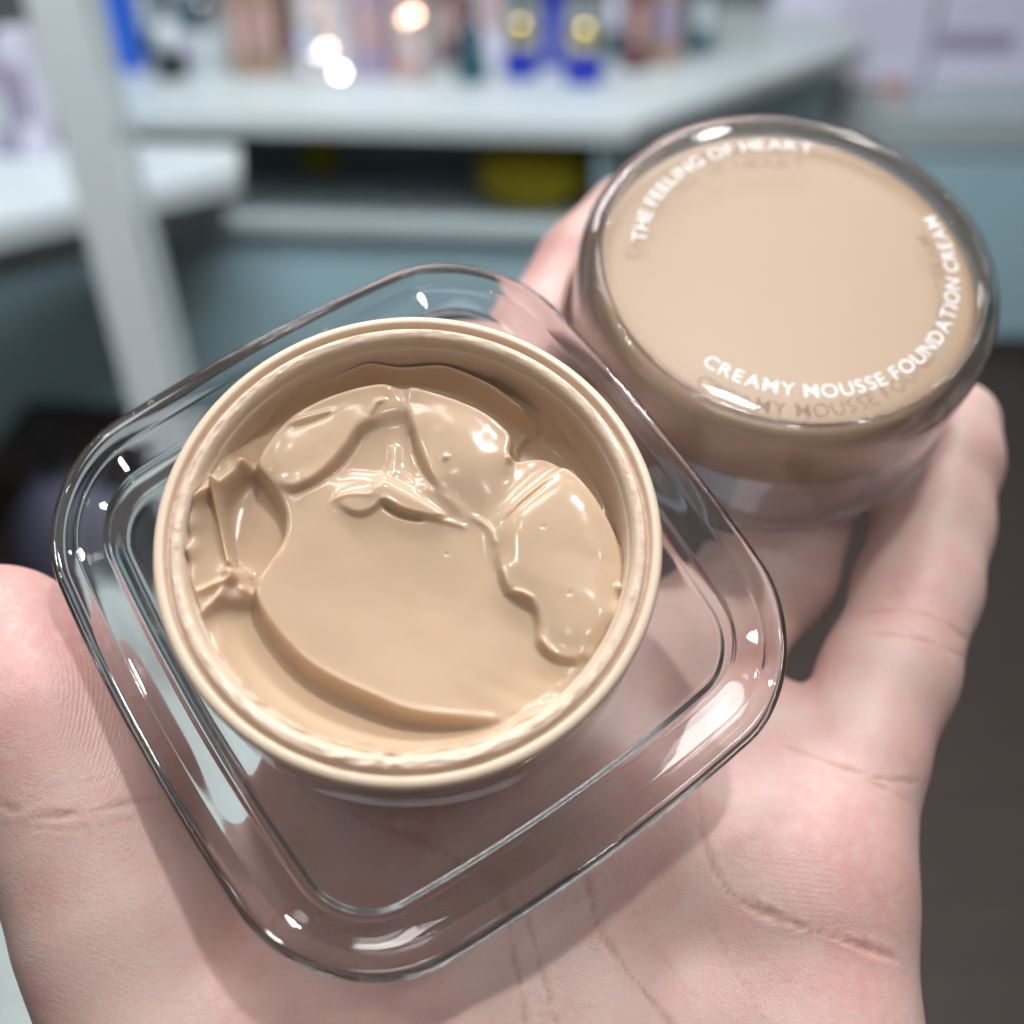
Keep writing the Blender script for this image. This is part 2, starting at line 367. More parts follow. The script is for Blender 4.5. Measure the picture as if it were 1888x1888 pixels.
# white jar cluster on right ledge
def small_jar(px, py, wpx, z, label, mb, mc):
    a = Gz(px-wpx/2, py, z); b = Gz(px+wpx/2, py, z); R = (b.x-a.x)/2
    r = empty('small_jar', loc=((a.x+b.x)/2, a.y, z+.001)); tag(r, label, 'jar', 'pale jars on the right ledge')
    V, Fc = lathe(smooth_prof([(R*.9, 0), (R, .004), (R, R*1.1), (R*.8, R*1.2)], 2), 32, 1); mesh_obj('jar_body', V, Fc, mb, r)
    V, Fc = lathe(smooth_prof([(R*.95, R*1.22), (R*1.02, R*1.25), (R*1.02, R*1.8), (R*.9, R*1.85)], 2), 32, 1); mesh_obj('cap', V, Fc, mc, r)
small_jar(1570, 195, 55, rz, 'white jar with pinkish lid, left on the right ledge', M_WHITE, M_PEARL)
small_jar(1640, 200, 55, rz, 'pale pink jar, nearest the seam on the right ledge', M_PEARL, M_PINK)

# olive cloth pouches in the recess under the counter top
def pouch(px0, px1, py0, py1, z, label):
    a = Gz(px0, py1, z); b = Gz(px1, py1, z); t = Gy((px0+px1)/2, py0, a.y)
    w = (b.x-a.x)/2; h = max(.03, (t.z-z))
    r = empty('cloth_pouch', loc=((a.x+b.x)/2, a.y+w*.4, z+.001)); tag(r, label, 'pouch', 'olive pouches under the counter')
    bm = bmesh.new(); bmesh.ops.create_uvsphere(bm, u_segments=32, v_segments=20, radius=1)
    for v in bm.verts:
        nn = 1+.12*mnoise.noise(v.co*2.0); c = v.co.copy()
        zz = c.z
        v.co = Vector((c.x*w*nn, c.y*w*.55*nn, h/2+zz*h/2))
    me = bpy.data.meshes.new('bag'); bm.to_mesh(me); bm.free(); me.materials.append(M_OLIVE)
    for p in me.polygons: p.use_smooth = True
    o = bpy.data.objects.new('bag', me); COL.objects.link(o); o.parent = r
    V, Fc = lathe(smooth_prof([(w*.18, 0), (w*.22, .006), (w*.16, .016), (w*.25, .03)], 2), 24, 1)
    k = mesh_obj('drawn_neck', V, Fc, M_OLIVE, r); k.location = (0, 0, h*.97)
pouch(880, 1095, 258, 400, .686, 'large olive yellow pouch under the counter, beside the fingertip')
pouch(555, 630, 262, 330, .686, 'small olive yellow pouch in the recess, left under the counter')

# nearer white table at the left with the leaning white upright in front
zl = .86
tl = empty('side_table'); tag(tl, 'white topped side table behind the leaning upright', 'table')
q = [P2(Gz(*p, zl)) for p in ((-350, 520), (0, 408), (440, 312), (440, 268), (200, 262), (-350, 300))]
prism('table_top', q, zl-.045, zl, M_WHITE, tl)
q2 = [P2(Gz(*p, zl-.05)) for p in ((-300, 500), (-10, 415), (405, 322), (395, 290), (-300, 330))]
prism('apron', q2, zl-.15, zl-.048, M_GREYL, tl)
for (px, py) in ((395, 318), (-280, 480)):
    g = Gz(px, py, zl-.16); box_obj('leg', g.x-.02, g.x+.02, g.y+.01, g.y+.05, 0.002, zl-.152, M_GREY, tl, .003)
box_obj('lower_board', q2[0][0]-.1, q2[1][0]+.12, q2[1][1]+.12, q2[1][1]+.5, .18, .22, M_DKBROWN, tl)
for k, (x0, x1, yb, yt, mt, lab) in enumerate(((0, 40, 290, 120, (M_PURPLE, M_WHITE), 'mauve carton with pale label on the left table, nearest the edge'),
                                              (44, 92, 292, 60, (M_LAV, M_PURPLE), 'pale lavender carton on the left table beside the upright'),
                                              (-70, -8, 300, 40, (M_WHITE, M_PURPLE), 'white carton at the far left of the left table'))):
    product_box('carton_box', x0, x1, yb, yt, zl, mt, lab, group='cartons on the left table')
# leaning upright: square tube from (50,-40) to (300,760)
up = empty('leaning_upright'); tag(up, 'leaning white square post of a display frame at left', 'post')
def beam(name, pa, pb, w, t, mat, parent):
    d = (pb-pa).normalized(); sx = Vector((1, .35, 0)); sx = (sx-d*sx.dot(d)).normalized(); sy = d.cross(sx)
    V = [p+sx*sgx*w/2+sy*sgy*t/2 for p in (pa, pb) for sgx, sgy in ((-1, -1), (1, -1), (1, 1), (-1, 1))]
    Fc = [(0, 1, 2, 3), (7, 6, 5, 4), (0, 4, 5, 1), (1, 5, 6, 2), (2, 6, 7, 3), (3, 7, 4, 0)]
    o = mesh_obj(name, V, Fc, mat, parent, smooth=False); fix_normals(o); return o
pa = Gy(28, -300, 1.05); pb = Gy(318, 860, .92)
beam('tube', pa, pb, .048, .05, M_WHITE, up)
beam('edge_strip', pa+Vector((.031, .012, 0)), pb+Vector((.031, .012, 0)), .012, .05, M_GREYL, up)
gb = pb + (pb-pa).normalized()*.35
beam('tube', pb+(pb-pa).normalized()*.002, gb, .048, .05, M_WHITE, up)

# dark bag on the floor under that table
g = Gz(110, 900, .25)
bag = empty('shoulder_bag', loc=(g.x, g.y, .0)); tag(bag, 'dark blue grey bag slumped on the dark floor under the table', 'bag')
V, Fc = lathe(smooth_prof([(.10, .003), (.13, .03), (.12, .16), (.07, .25), (.03, .27)], 2), 32, 1)
mesh_obj('bag_body', V, Fc, simple('bag_cloth', (.10, .10, .16), .7, 0, .4, 14), bag)
box_obj('strap', -.012, .012, -.006, .006, .265, .40, M_BLACK, bag, .002)

# pale low stool table at the lower left
zlow = .62
lt = empty('low_table'); tag(lt, 'pale low white table glimpsed behind the thumb and through the jar', 'table')
q = [P2(Gz(*p, zlow)) for p in ((-700, 2200), (560, 2200), (600, 1085), (-500, 1085))]
prism('table_top', q, zlow-.05, zlow, simple('pale_grey_top', (.40, .45, .45), .4, 0, .15, 6), lt)
cxm = sum(p[0] for p in q)/4; cym = sum(p[1] for p in q)/4
box_obj('pedestal', cxm-.1, cxm+.1, cym-.1, cym+.1, .003, zlow-.052, M_GREYL, lt, .004)
g = Gz(30, 1790, zlow)
ts = empty('tester_card', loc=(g.x, g.y, zlow+.001)); tag(ts, 'grey printed card lying on the pale low table', 'card')
box_obj('card_sheet', -.05, .05, -.07, .07, 0, .002, simple('grey_print', (.34, .38, .38), .5, 0, .5, 60), ts)

# ------------------------------------------------------------------ jar pose
def frame(a, b):
    n = np.array([math.sin(a), math.cos(a)*math.sin(b), math.cos(a)*math.cos(b)])
    ex = np.cross([0, 1, 0], n); ex /= np.linalg.norm(ex); return ex, np.cross(n, ex), n
JX, JY, JN = frame(.03567, .40614); JO = np.array([-9.601, -1.657, -100.295])     # ring centre (mm, camera axes)
LX, LY, LN = frame(.027, .4738); LO = np.array([35.341, 31.913, -133.692])       # lid top centre
JROT = .58455; JS, JR, JB, JAX = 30.942, 12.328, 2.252, -.0326
BASE = 17.0; LIDH = 22.0; LR = 27.0
def pose(ex, ey, n, o):
    m = Matrix.Identity(4)
    for i in range(3):
        m[i][0], m[i][1], m[i][2], m[i][3] = ex[i], ey[i], n[i], o[i]*1e-3
    return MC @ m
def jar_uv(px, py, z):                       # photo pixel -> (u,v) on the jar plane at height z (mm, ring top = 0)
    o = JO + JN*z; r = np.array([(px-CX)/F, -(py-CX)/F, -1.0]); p = r*((o@JN)/(r@JN)) - o
    return np.array([p@JX, p@JY])
def lid_uv(px, py, z=0):
    o = LO + LN*z; r = np.array([(px-CX)/F, -(py-CX)/F, -1.0]); p = r*((o@LN)/(r@LN)) - o
    return np.array([p@LX, p@LY])
def sd_outline(U, V):                        # signed distance-like to the rounded-square outline (ring frame)
    c, s = math.cos(JROT), math.sin(JROT)
    x = np.abs((c*U+s*V)*(1-JAX)); y = np.abs((-s*U+c*V)*(1+JAX))
    qx = x-JB*(1-np.clip(y/JS, 0, 1)**2)-(JS-JR); qy = y-JB*(1-np.clip(x/JS, 0, 1)**2)-(JS-JR)
    return np.hypot(np.maximum(qx, 0), np.maximum(qy, 0))+np.minimum(np.maximum(qx, qy), 0)-JR
NJ = 256
AJ = np.linspace(0, 2*np.pi, NJ, endpoint=False)
def outline(d):
    lo = np.zeros(NJ); hi = np.full(NJ, 60.)
    for _ in range(40):
        m = (lo+hi)/2; s = sd_outline(m*np.cos(AJ), m*np.sin(AJ)) + d
        hi = np.where(s > 0, m, hi); lo = np.where(s > 0, lo, m)
    return lo

jar = empty('cream_jar', pose(JX, JY, JN, JO-JN*BASE))
tag(jar, 'open clear acrylic square jar with beige inner cup, resting on the palm', 'jar')
sq_prof = smooth_prof([(10, -17), (7.4, -17), (6.9, -16.7), (6.3, -15.9), (4.6, -15.2), (2.2, -14.4), (.8, -13.6), (.1, -12.7), (.0, -12.1), (.35, -11.6), (.9, -11.5),
                       (1.5, -11.8), (2.5, -12.35), (2.75, -12.55), (3.05, -12.6), (4.2, -13.03), (5.4, -13.5), (5.65, -13.62), (5.9, -14.1), (6.2, -14.25), (8.2, -14.3)], 3)
rings = []
def ring_sq(d, z): 
    r = outline(d); return np.c_[r*np.cos(AJ), r*np.sin(AJ), np.full(NJ, z+BASE)]*1e-3
def ring_c(R, z): return np.c_[R*np.cos(AJ), R*np.sin(AJ), np.full(NJ, z+BASE)]*1e-3
rings += [ring_sq(d, z) for d, z in sq_prof]
circ_prof = [(23.0, -14.3), (16, -14.3), (8, -14.3)]
rings += [ring_c(R, z) for R, z in circ_prof]
V, Fc = loft(rings)
clear = mesh_obj('clear_body', V, Fc, M_ACR3, jar); fix_normals(clear)

neck_prof = smooth_prof([(21.95, -14.1), (22.6, -14.2), (23.9, -14.2), (24.05, -13.6), (23.85, -12.8), (23.6, -9.2), (23.6, -8.2), (24.0, -7.8), (24.0, -7.0), (23.55, -6.6), (23.5, -5.6), (23.95, -5.3), (23.95, -4.6), (23.45, -4.3), (23.45, -3.4), (23.95, -3.1), (23.95, -2.4), (23.5, -1.9), (22.6, -1.85), (21.95, -2.0), (21.95, -14.1)], 3)
V, Fc = lathe([(R, z+BASE) for R, z in neck_prof], 224, close_start=False, close_end=False)
neck = mesh_obj('clear_neck', V, Fc, M_ACR2, jar); fix_normals(neck)
# inner cup with its smeared, grooved lip
cup_prof = smooth_prof([(17.5, -13.6), (20.7, -13.5), (21.3, -12.9), (21.6, -8.4), (21.75, -6), (21.75, -2.0), (22.1, -1.7), (23.75, -1.7), (24.0, -1.45), (24.02, -.6), (23.8, -.12), (23.4, 0.0), (22.95, -.04),
                        (22.78, -.75), (22.5, -.8), (22.35, -.06), (22.0, .02), (21.45, -.05), (21.1, -.5), (20.95, -1.3), (20.75, -1.5), (20.55, -2.6), (20.45, -5), (20.2, -9), (19.4, -12.4), (17, -12.8)], 2)
NC = 384
ac = np.linspace(0, 2*np.pi, NC, endpoint=False)
rr, smear = [], []
for R, z in cup_prof:
    ring = np.c_[R*np.cos(ac), R*np.sin(ac), np.full(NC, z)]
    w = max(0., 1-abs(R-21.9)/1.0) if z > -2.2 else (0.35 if R < 21 and z > -7 else 0.)
    sm = np.zeros(NC)
    if w > 0:
        for j in range(NC):
            p = Vector(ring[j]); ang = math.degrees(ac[j]) % 360
            amt = .35+.65*math.exp(-((ang-275)/45)**2)+.55*math.exp(-((ang-150)/40)**2)
            nv = mnoise.fractal(Vector((ac[j]*14, R*2.6, 0)), .7, 2.3, 5)-.05+.35*mnoise.noise(Vector((ac[j]*3, 5, 0)))
            lump = max(0, nv+.25)*amt*w
            sm[j] = min(1, max(w*(.25+.9*max(0, nv+.25)), .75*math.exp(-((R-22.6)/.22)**2)))
            ring[j, 2] += (.2+.25*math.exp(-((ang-265)/40)**2))*lump
            ring[j, :2] *= 1-.004*lump
    smear.append(sm); ring[:, 2] += BASE; rr.append(ring*1e-3)
V, Fc = loft(rr)
cup = mesh_obj('inner_cup', V, Fc, M_CUP, jar); fix_normals(cup)
at = cup.data.attributes.new('smear', 'FLOAT', 'POINT'); sv = np.zeros(len(V), np.float32); sv[:NC*len(smear)] = np.concatenate(smear); at.data.foreach_set('value', sv)

# ------------------------------------------------------------------ the cream itself
GN = 560; RC = 20.95; LV = -3.0
gx = np.linspace(-RC-.2, RC+.2, GN); UU, VV = np.meshgrid(gx, gx); STEP = gx[1]-gx[0]
RAD = np.hypot(UU, VV); ANG = np.degrees(np.arctan2(VV, UU)) % 360
fx = np.fft.fftfreq(GN*2)
def blur(A, s):
    s = s/STEP
    P = np.pad(A, ((GN//2, GN-GN//2), (GN//2, GN-GN//2)), mode='edge')
    k = np.exp(-2*(np.pi*s*fx)**2)
    return np.real(np.fft.ifft2(np.fft.fft2(P)*k[:, None]*k[None, :]))[GN//2:GN//2+GN, GN//2:GN//2+GN]
def z1(p): return jar_uv(280+.51907*p[0], 540+.51907*p[1], LV)
def poly(pts):
    Q = np.array([z1(p) for p in pts])
    for _ in range(2):
        Q = np.concatenate([[a*.75+b*.25, a*.25+b*.75] for a, b in zip(Q, np.roll(Q, -1, 0))])
    ins = np.zeros_like(UU, bool)
    x0, y0 = Q[-1]
    for x1, y1 in Q:
        c = ((y0 > VV) != (y1 > VV)) & (UU < (x1-x0)*(VV-y0)/(y1-y0+1e-12)+x0)
        ins ^= c; x0, y0 = x1, y1
    return ins.astype(float)
def line(pts, n=2):
    Q = np.array([z1(p) for p in pts])
    for _ in range(n):
        Q = np.concatenate([[Q[0]]]+[[a*.75+b*.25, a*.25+b*.75] for a, b in zip(Q[:-1], Q[1:])]+[[Q[-1]]])
    D = np.full_like(UU, 1e9); T = np.zeros_like(UU); L = len(Q)-1
    for i, (a, b) in enumerate(zip(Q[:-1], Q[1:])):
        d = b-a; t = np.clip(((UU-a[0])*d[0]+(VV-a[1])*d[1])/(d@d+1e-12), 0, 1)
        e = np.hypot(UU-a[0]-t*d[0], VV-a[1]-t*d[1]); m = e < D; D[m] = e[m]; T[m] = (i+t[m])/L
    return D, T
def ridge(pts, h, w, taper=True):
    D, T = line(pts); k = np.sin(np.pi*np.clip(T, .02, .98))**.6 if taper else 1
    return h*k*np.exp(-(D/w)**2)
def nfield(s, seed):
    r = np.random.RandomState(seed).randn(GN, GN); b = blur(r, s); return b/b.std()
Z = np.full_like(UU, -3.6)                                              # trough level, relative to LV
upr = np.clip(1-np.abs(((ANG-80+180) % 360)-180)/75, 0, 1)**.5
Z += 2.6*np.clip((RAD-14.5)/6, 0, 1)**2*(1-.85*upr)                                  # meniscus to the wall
plate_p = poly([(345, 1060), (400, 1170), (520, 1305), (640, 1378), (780, 1440), (900, 1495), (1080, 1520), (1290, 1530), (1480, 1440), (1640, 1330), (1760, 1180), (1700, 900),
                (1640, 830), (1570, 700), (1480, 610), (1390, 565), (1275, 590), (1300, 520), (1240, 455), (1150, 400), (1000, 348), (850, 318), (760, 328), (620, 368), (480, 440), (365, 590),
                (360, 640), (430, 700), (470, 790), (455, 880), (360, 1000)])
Pm = blur(plate_p, .28)
Z = Z*(1-Pm)+Pm*0.0
cen = z1((900, 1080)); Z -= Pm*1.0*np.exp(-((UU-cen[0])**2+(VV-cen[1])**2)/60)
# left shelf between pit and wall
sh = blur(poly([(120, 820), (210, 650), (330, 560), (345, 640), (250, 740), (240, 860), (262, 960), (330, 1010), (340, 1090), (250, 1090), (180, 1160), (130, 1000)]), .3); Z = Z*(1-sh)+sh*(-1.3+.8*np.clip((RAD-16)/4, 0, 1))
pit = blur(poly([(245, 770), (300, 665), (352, 632), (385, 655), (440, 735), (462, 790), (450, 850), (420, 940), (355, 1005), (300, 950), (255, 900)]), .2); Z = Z*(1-pit)+pit*-2.9
hollow = blur(poly([(1290, 545), (1330, 440), (1420, 430), (1560, 520), (1680, 680), (1740, 900), (1690, 920), (1640, 830), (1560, 695), (1470, 605), (1380, 562), (1278, 592)]), .22); Z = Z*(1-hollow)+hollow*-4.2
def lump(pts, h, edges, s=.25, soft=1.9, dome=.4):
    global Z
    m = poly(pts); sharp = blur(m, s); sf = blur(m, soft); w = np.zeros_like(UU)
    for e in edges: w = np.maximum(w, np.exp(-(line(e)[0]/1.5)**2))
    b = sf*(1-w)+sharp*w; Z += h*(b*(1-dome)+b*blur(m, 1.8)*dome*1.3)
lump([(370, 625), (400, 520), (480, 440), (620, 368), (760, 328), (860, 325), (905, 420), (850, 450), (745, 480), (700, 560), (620, 650), (535, 708), (480, 702), (400, 665)], 1.05,
     [[(370, 620), (400, 520), (480, 440), (620, 368), (760, 328), (860, 325)], [(500, 706), (620, 650), (700, 560), (745, 480)]])
lump([(915, 470), (930, 560), (990, 680), (1060, 725), (1200, 770), (1262, 700), (1272, 590), (1300, 520), (1240, 455), (1150, 400), (1000, 348), (900, 330), (905, 420)], 1.1,
     [[(915, 470), (930, 560), (990, 670)], [(880, 328), (1000, 348), (1150, 400), (1240, 455), (1300, 520), (1272, 590)]])
lump([(1232, 970), (1215, 830), (1260, 760), (1410, 650), (1475, 612), (1570, 700), (1640, 830), (1680, 1000), (1655, 1150), (1590, 1290), (1500, 1318), (1400, 1290), (1362, 1240), (1372, 1180), (1352, 1115), (1262, 1068), (1236, 1010)], 1.45,
     [[(1475, 612), (1570, 700), (1640, 830), (1680, 1000)], [(1236, 1000), (1262, 1068), (1352, 1115), (1372, 1180), (1362, 1240), (1400, 1290), (1500, 1318)]], .2, 1.0, .6)
vl = blur(poly([(850, 450), (905, 430), (915, 480), (990, 680), (900, 690), (820, 650), (700, 640), (620, 668), (700, 570), (745, 480)]), .5); Z -= .7*vl
lump([(640, 740), (700, 700), (790, 700), (850, 640), (900, 700), (1000, 760), (1060, 800), (960, 790), (880, 770), (820, 735), (790, 775), (720, 795)], .9,
     [[(820, 735), (880, 770), (960, 790), (1060, 800)], [(720, 795), (790, 775), (820, 735)]], .12, .6, .3)
Z += ridge([(855, 530), (860, 620), (800, 690), (785, 725)], .3, .55)
Z += ridge([(860, 620), (940, 670), (1040, 720), (1130, 800)], .28, .6)
Z += ridge([(820, 732), (900, 782), (1040, 805), (1120, 830)], .35, .24)
Z -= ridge([(825, 752), (880, 785), (960, 800)], 1.0, .22)
Z -= ridge([(920, 490), (935, 570), (1000, 695)], .8, .24)
Z -= ridge([(500, 716), (600, 672), (690, 580), (740, 500)], .8, .26)
Z += ridge([(640, 740), (700, 720), (790, 725)], .3, .18)
Z -= ridge([(500, 495), (560, 480), (640, 445)], .3, .2); Z += ridge([(480, 480), (560, 455), (650, 430)], .3, .22)
Z += ridge([(780, 440), (800, 400), (830, 395)], .45, .2)
Z += ridge([(1260, 800), (1330, 730), (1420, 660)], .3, .2); Z -= ridge([(1235, 840), (1300, 770), (1400, 690)], .25, .2)
Z += ridge([(1245, 985), (1262, 1050), (1262, 1075)], .6, .14); Z += ridge([(1262, 1068), (1310, 1075), (1350, 1098)], .6, .14)
Z += ridge([(1380, 1235), (1420, 1300), (1520, 1318)], .5, .22)
Z += ridge([(1130, 790), (1200, 830), (1220, 900)], .25, .3)
Z += ridge([(350, 1050), (400, 1165), (520, 1300), (640, 1372), (780, 1432), (900, 1488), (1080, 1512), (1280, 1526)], .55, .4)
Z += ridge([(365, 590), (480, 440), (620, 370), (760, 330), (850, 320), (1000, 350)], .3, .35)
Z += ridge([(385, 650), (440, 735), (463, 795), (452, 860), (420, 945)], .5, .14)
Z += ridge([(330, 1000), (380, 985), (440, 930)], .45, .12)
Z += ridge([(235, 700), (245, 800), (258, 900), (275, 960)], 3.0, .2, False)
for c, r_, h in (((335, 605), .75, 1.7), ((290, 985), .85, 1.8), ((325, 1040), .5, .8), ((1660, 1060), .4, .6), ((1270, 600), .3, .5), ((1045, 600), .3, .35)):
    q = z1(c); Z += h*np.exp(-((UU-q[0])**2+(VV-q[1])**2)/(r_*r_))
Z += ridge([(180, 1090), (230, 1040), (290, 1010)], .9, .3); Z += ridge([(190, 1160), (235, 1100), (260, 1040)], .9, .3); Z += ridge([(140, 790), (230, 720), (320, 610)], 1.0, .4)
# film standing up along the wall (upper left to upper right)
lipD, lipT = line([(125, 830), (190, 660), (330, 470), (500, 350), (640, 290), (760, 258), (900, 246), (1050, 252), (1180, 300), (1290, 370), (1400, 430)])
Z = np.maximum(Z, -4+ (3.9+.3*nfield(1.5, 5))*np.exp(-(lipD/.75)**2)*np.clip(np.sin(np.pi*np.clip(lipT, .02, .98))*3, 0, 1))
climb = np.clip((ANG-140)/25, 0, 1)*np.clip((352-ANG)/15, 0, 1)
Z += climb*(np.clip((RAD-15.5)/5, 0, 1)**2.2*2.3*(1-.75*Pm)+np.clip(RAD-19.7, 0, 1)*.35*nfield(.7, 11))
# fine pulls and irregularity
deep = np.clip(1-np.abs(((ANG-48+180) % 360)-180)/45, 0, 1)*(1-Pm)*np.clip((20.3-RAD), 0, 1); Z -= 1.6*deep
Z += .16*nfield(3.2, 4)*Pm+.04*nfield(1.4, 1)+.006*nfield(.6, 2)
Z = np.clip(Z, -5.6, 4.5)
def streaks(ang, sl, sw, seed):
    r = np.random.RandomState(seed).randn(GN*2, GN*2); c, s_ = math.cos(ang), math.sin(ang)
    A, B = np.meshgrid(fx, fx); p = A*c+B*s_; q_ = -A*s_+B*c
    k = np.exp(-2*((np.pi*sl/STEP*p)**2+(np.pi*sw/STEP*q_)**2)); o = np.real(np.fft.ifft2(np.fft.fft2(r)*k))[:GN, :GN]; return o/o.std()
Z += Pm*(.02*streaks(-.5, 6, .5, 31)*np.clip(nfield(3, 33)+.3, 0, 1.2)+.011*streaks(.9, 4, .35, 32)*np.clip(nfield(2.5, 34), 0, 1.2))
rsp = np.random.RandomState(9)
for k in range(9):
    a_, r_ = rsp.rand()*6.28, 18*math.sqrt(rsp.rand()); w_ = .07+.1*rsp.rand()
    Z -= .22*np.exp(-((UU-r_*math.cos(a_))**2+(VV-r_*math.sin(a_))**2)/(w_*w_))
spk = np.clip(nfield(2.2, 21)-.5, 0, 1.5); Z += .006*spk*nfield(.3, 22)
Z = blur(Z, .13)
ok = RAD <= RC
idx = -np.ones(GN*GN, int); idx[ok.ravel()] = np.arange(ok.sum())
q = np.arange(GN*GN).reshape(GN, GN)
Q = np.stack([q[:-1, :-1], q[:-1, 1:], q[1:, 1:], q[1:, :-1]], -1).reshape(-1, 4); Q = idx[Q]; Q = Q[(Q >= 0).all(1)]
Vc = np.c_[UU[ok], VV[ok], (Z+LV)[ok]+BASE]*1e-3
jm = np.array(jar.matrix_world)
cr = mesh_obj('foundation_cream', Vc, Q, M_CREAM)
cr.matrix_world = jar.matrix_world.copy()
tag(cr, 'glossy beige foundation cream scooped into swirls inside the open jar', 'cream')

# ------------------------------------------------------------------ lid
lid = empty('jar_lid', pose(LX, LY, LN, LO-LN*LIDH)); tag(lid, 'round clear lid with beige liner and white ring lettering, held on the fingers', 'lid')
shell_prof = smooth_prof([(24.0, 20.2), (24.0, 21.93), (24.9, 21.85), (26.3, 21.0), (27.0, 18.8), (27.05, 10), (27.1, 3.2), (27.75, 2.9), (27.8, .6), (27.4, .05), (25.9, 0.0), (25.5, .6), (25.4, 6), (25.3, 17.0), (25.15, 18.9), (24.6, 19.8), (24.0, 20.2)], 3)
V, Fc = lathe(shell_prof, 224, close_start=False, close_end=False)
shell = mesh_obj('clear_wall', V, Fc, M_ACR, lid); fix_normals(shell)
win_prof = smooth_prof([(10, 22.0), (20, 22.0), (23.5, 21.96), (23.93, 21.9), (23.95, 20.3), (23.5, 20.05), (20, 20.0), (10, 20.0)], 2)
V, Fc = lathe(win_prof, 224)
win = mesh_obj('clear_top', V, Fc, M_ACR2, lid); fix_normals(win)
liner_prof = smooth_prof([(10, 19.85), (21.4, 19.8), (23.7, 19.4), (24.8, 18.2), (24.95, 16.2), (25.0, 10.6), (24.7, 10.0), (23.9, 10.0), (23.7, 10.6), (23.4, 16.8), (21, 18.0), (10, 18.0)], 3)
V, Fc = lathe(liner_prof, 192)
liner = mesh_obj('liner', V, Fc, M_LINER, lid); fix_normals(liner)

def arc_text(name, txt, R, a0, a1, size, outward, squash=1.0):
    """letters spread from angle a0 to a1 (degrees) on radius R; outward=True: letter tops point away from the centre"""
    letters = []
    adv = []
    for ch in txt:
        cu = bpy.data.curves.new('t', 'FONT'); cu.body = ch; cu.size = 1; cu.offset = .004; cu.resolution_u = 6; cu.align_x = 'LEFT'
        ob = bpy.data.objects.new('t', cu); COL.objects.link(ob)
        dg = bpy.context.evaluated_depsgraph_get(); me = bpy.data.meshes.new_from_object(ob.evaluated_get(dg))
        co = np.array([v.co[:] for v in me.vertices]) if len(me.vertices) else np.zeros((0, 3))
        fs = [tuple(p.vertices) for p in me.polygons]
        w = (co[:, 0].max()-co[:, 0].min()) if len(co) else .10
        if len(co): co[:, 0] -= co[:, 0].min()
        letters.append((co, fs, w)); adv.append(w+(.135 if ch != ' ' else .16))
        bpy.data.objects.remove(ob); bpy.data.curves.remove(cu); bpy.data.meshes.remove(me)
    tot = sum(adv)-.12; V = []; Fc = []; x = 0
    k = math.radians(a1-a0)/tot
    sx = abs(k)*R                                         # mm per em, along the arc
    for (co, fs, w), ad in zip(letters, adv):
        base = len(V); am = math.radians(a0)+k*(x+w/2)
        er = np.array([math.cos(am), math.sin(am)]); et = np.array([-er[1], er[0]])*(1 if k > 0 else -1)
        up = er if outward else -er
        for c in co:
            p = er*R+et*((c[0]-w/2)*sx)+up*((c[1]-.35)*size)
            V.append((p[0]*1e-3, p[1]*1e-3, 0))
        Fc += [tuple(base+i for i in f) for f in fs]; x += ad
    o = mesh_obj(name, V, Fc, M_PRINT, lid, smooth=False); o.location.z = LIDH*1e-3+.00003
    return o
def lang(px, py):
    u = lid_uv(px, py); return math.degrees(math.atan2(u[1], u[0])), math.hypot(*u)
arc_text('lettering', 'THE FEELING OF HEART', 19.5, 172.5, 74.5, 2.6, True)
arc_text('lettering', 'CREAMY MOUSSE FOUNDATION CREAM', 19.9, -129.0, 20.5, 2.6, False)

# ------------------------------------------------------------------ the hand (one continuous surface from a blended distance field)
VX = .5
lo = np.array([-80., -112., -188.]); hi = np.array([80., 62., -90.])
dim = np.ceil((hi-lo)/VX).astype(int)+1
FLD = np.full(dim, 40., np.float32)
def c3(px, py, d): return np.array([(px-CX)/F*d, -(py-CX)/F*d, -d])
def add_capsule(a, b, ra, rb, k=2.0, flat=None):
    a = np.array(a); b = np.array(b); m = max(ra, rb)+k+1.5
    i0 = np.maximum(((np.minimum(a, b)-m-lo)/VX).astype(int), 0); i1 = np.minimum(((np.maximum(a, b)+m-lo)/VX).astype(int)+2, dim)
    if (i1 <= i0).any(): return
    X, Y, Zz = np.meshgrid(*[(lo[j]+VX*np.arange(i0[j], i1[j])).astype(np.float32) for j in range(3)], indexing='ij')
    ba = b-a; L = float(ba@ba)+1e-9
    t = np.clip(((X-a[0])*ba[0]+(Y-a[1])*ba[1]+(Zz-a[2])*ba[2])/L, 0, 1)
    d = np.sqrt((X-a[0]-t*ba[0])**2+(Y-a[1]-t*ba[1])**2+(Zz-a[2]-t*ba[2])**2)-(ra+(rb-ra)*t)
    S = FLD[i0[0]:i1[0], i0[1]:i1[1], i0[2]:i1[2]]
    h = np.clip(.5+.5*(S-d)/k, 0, 1)
    FLD[i0[0]:i1[0], i0[1]:i1[1], i0[2]:i1[2]] = S*(1-h)+d*h-k*h*(1-h)
def chain(pts, k):
    for (p, q) in zip(pts[:-1], pts[1:]):
        add_capsule(c3(*p[:3]), c3(*q[:3]), p[3], q[3], k)
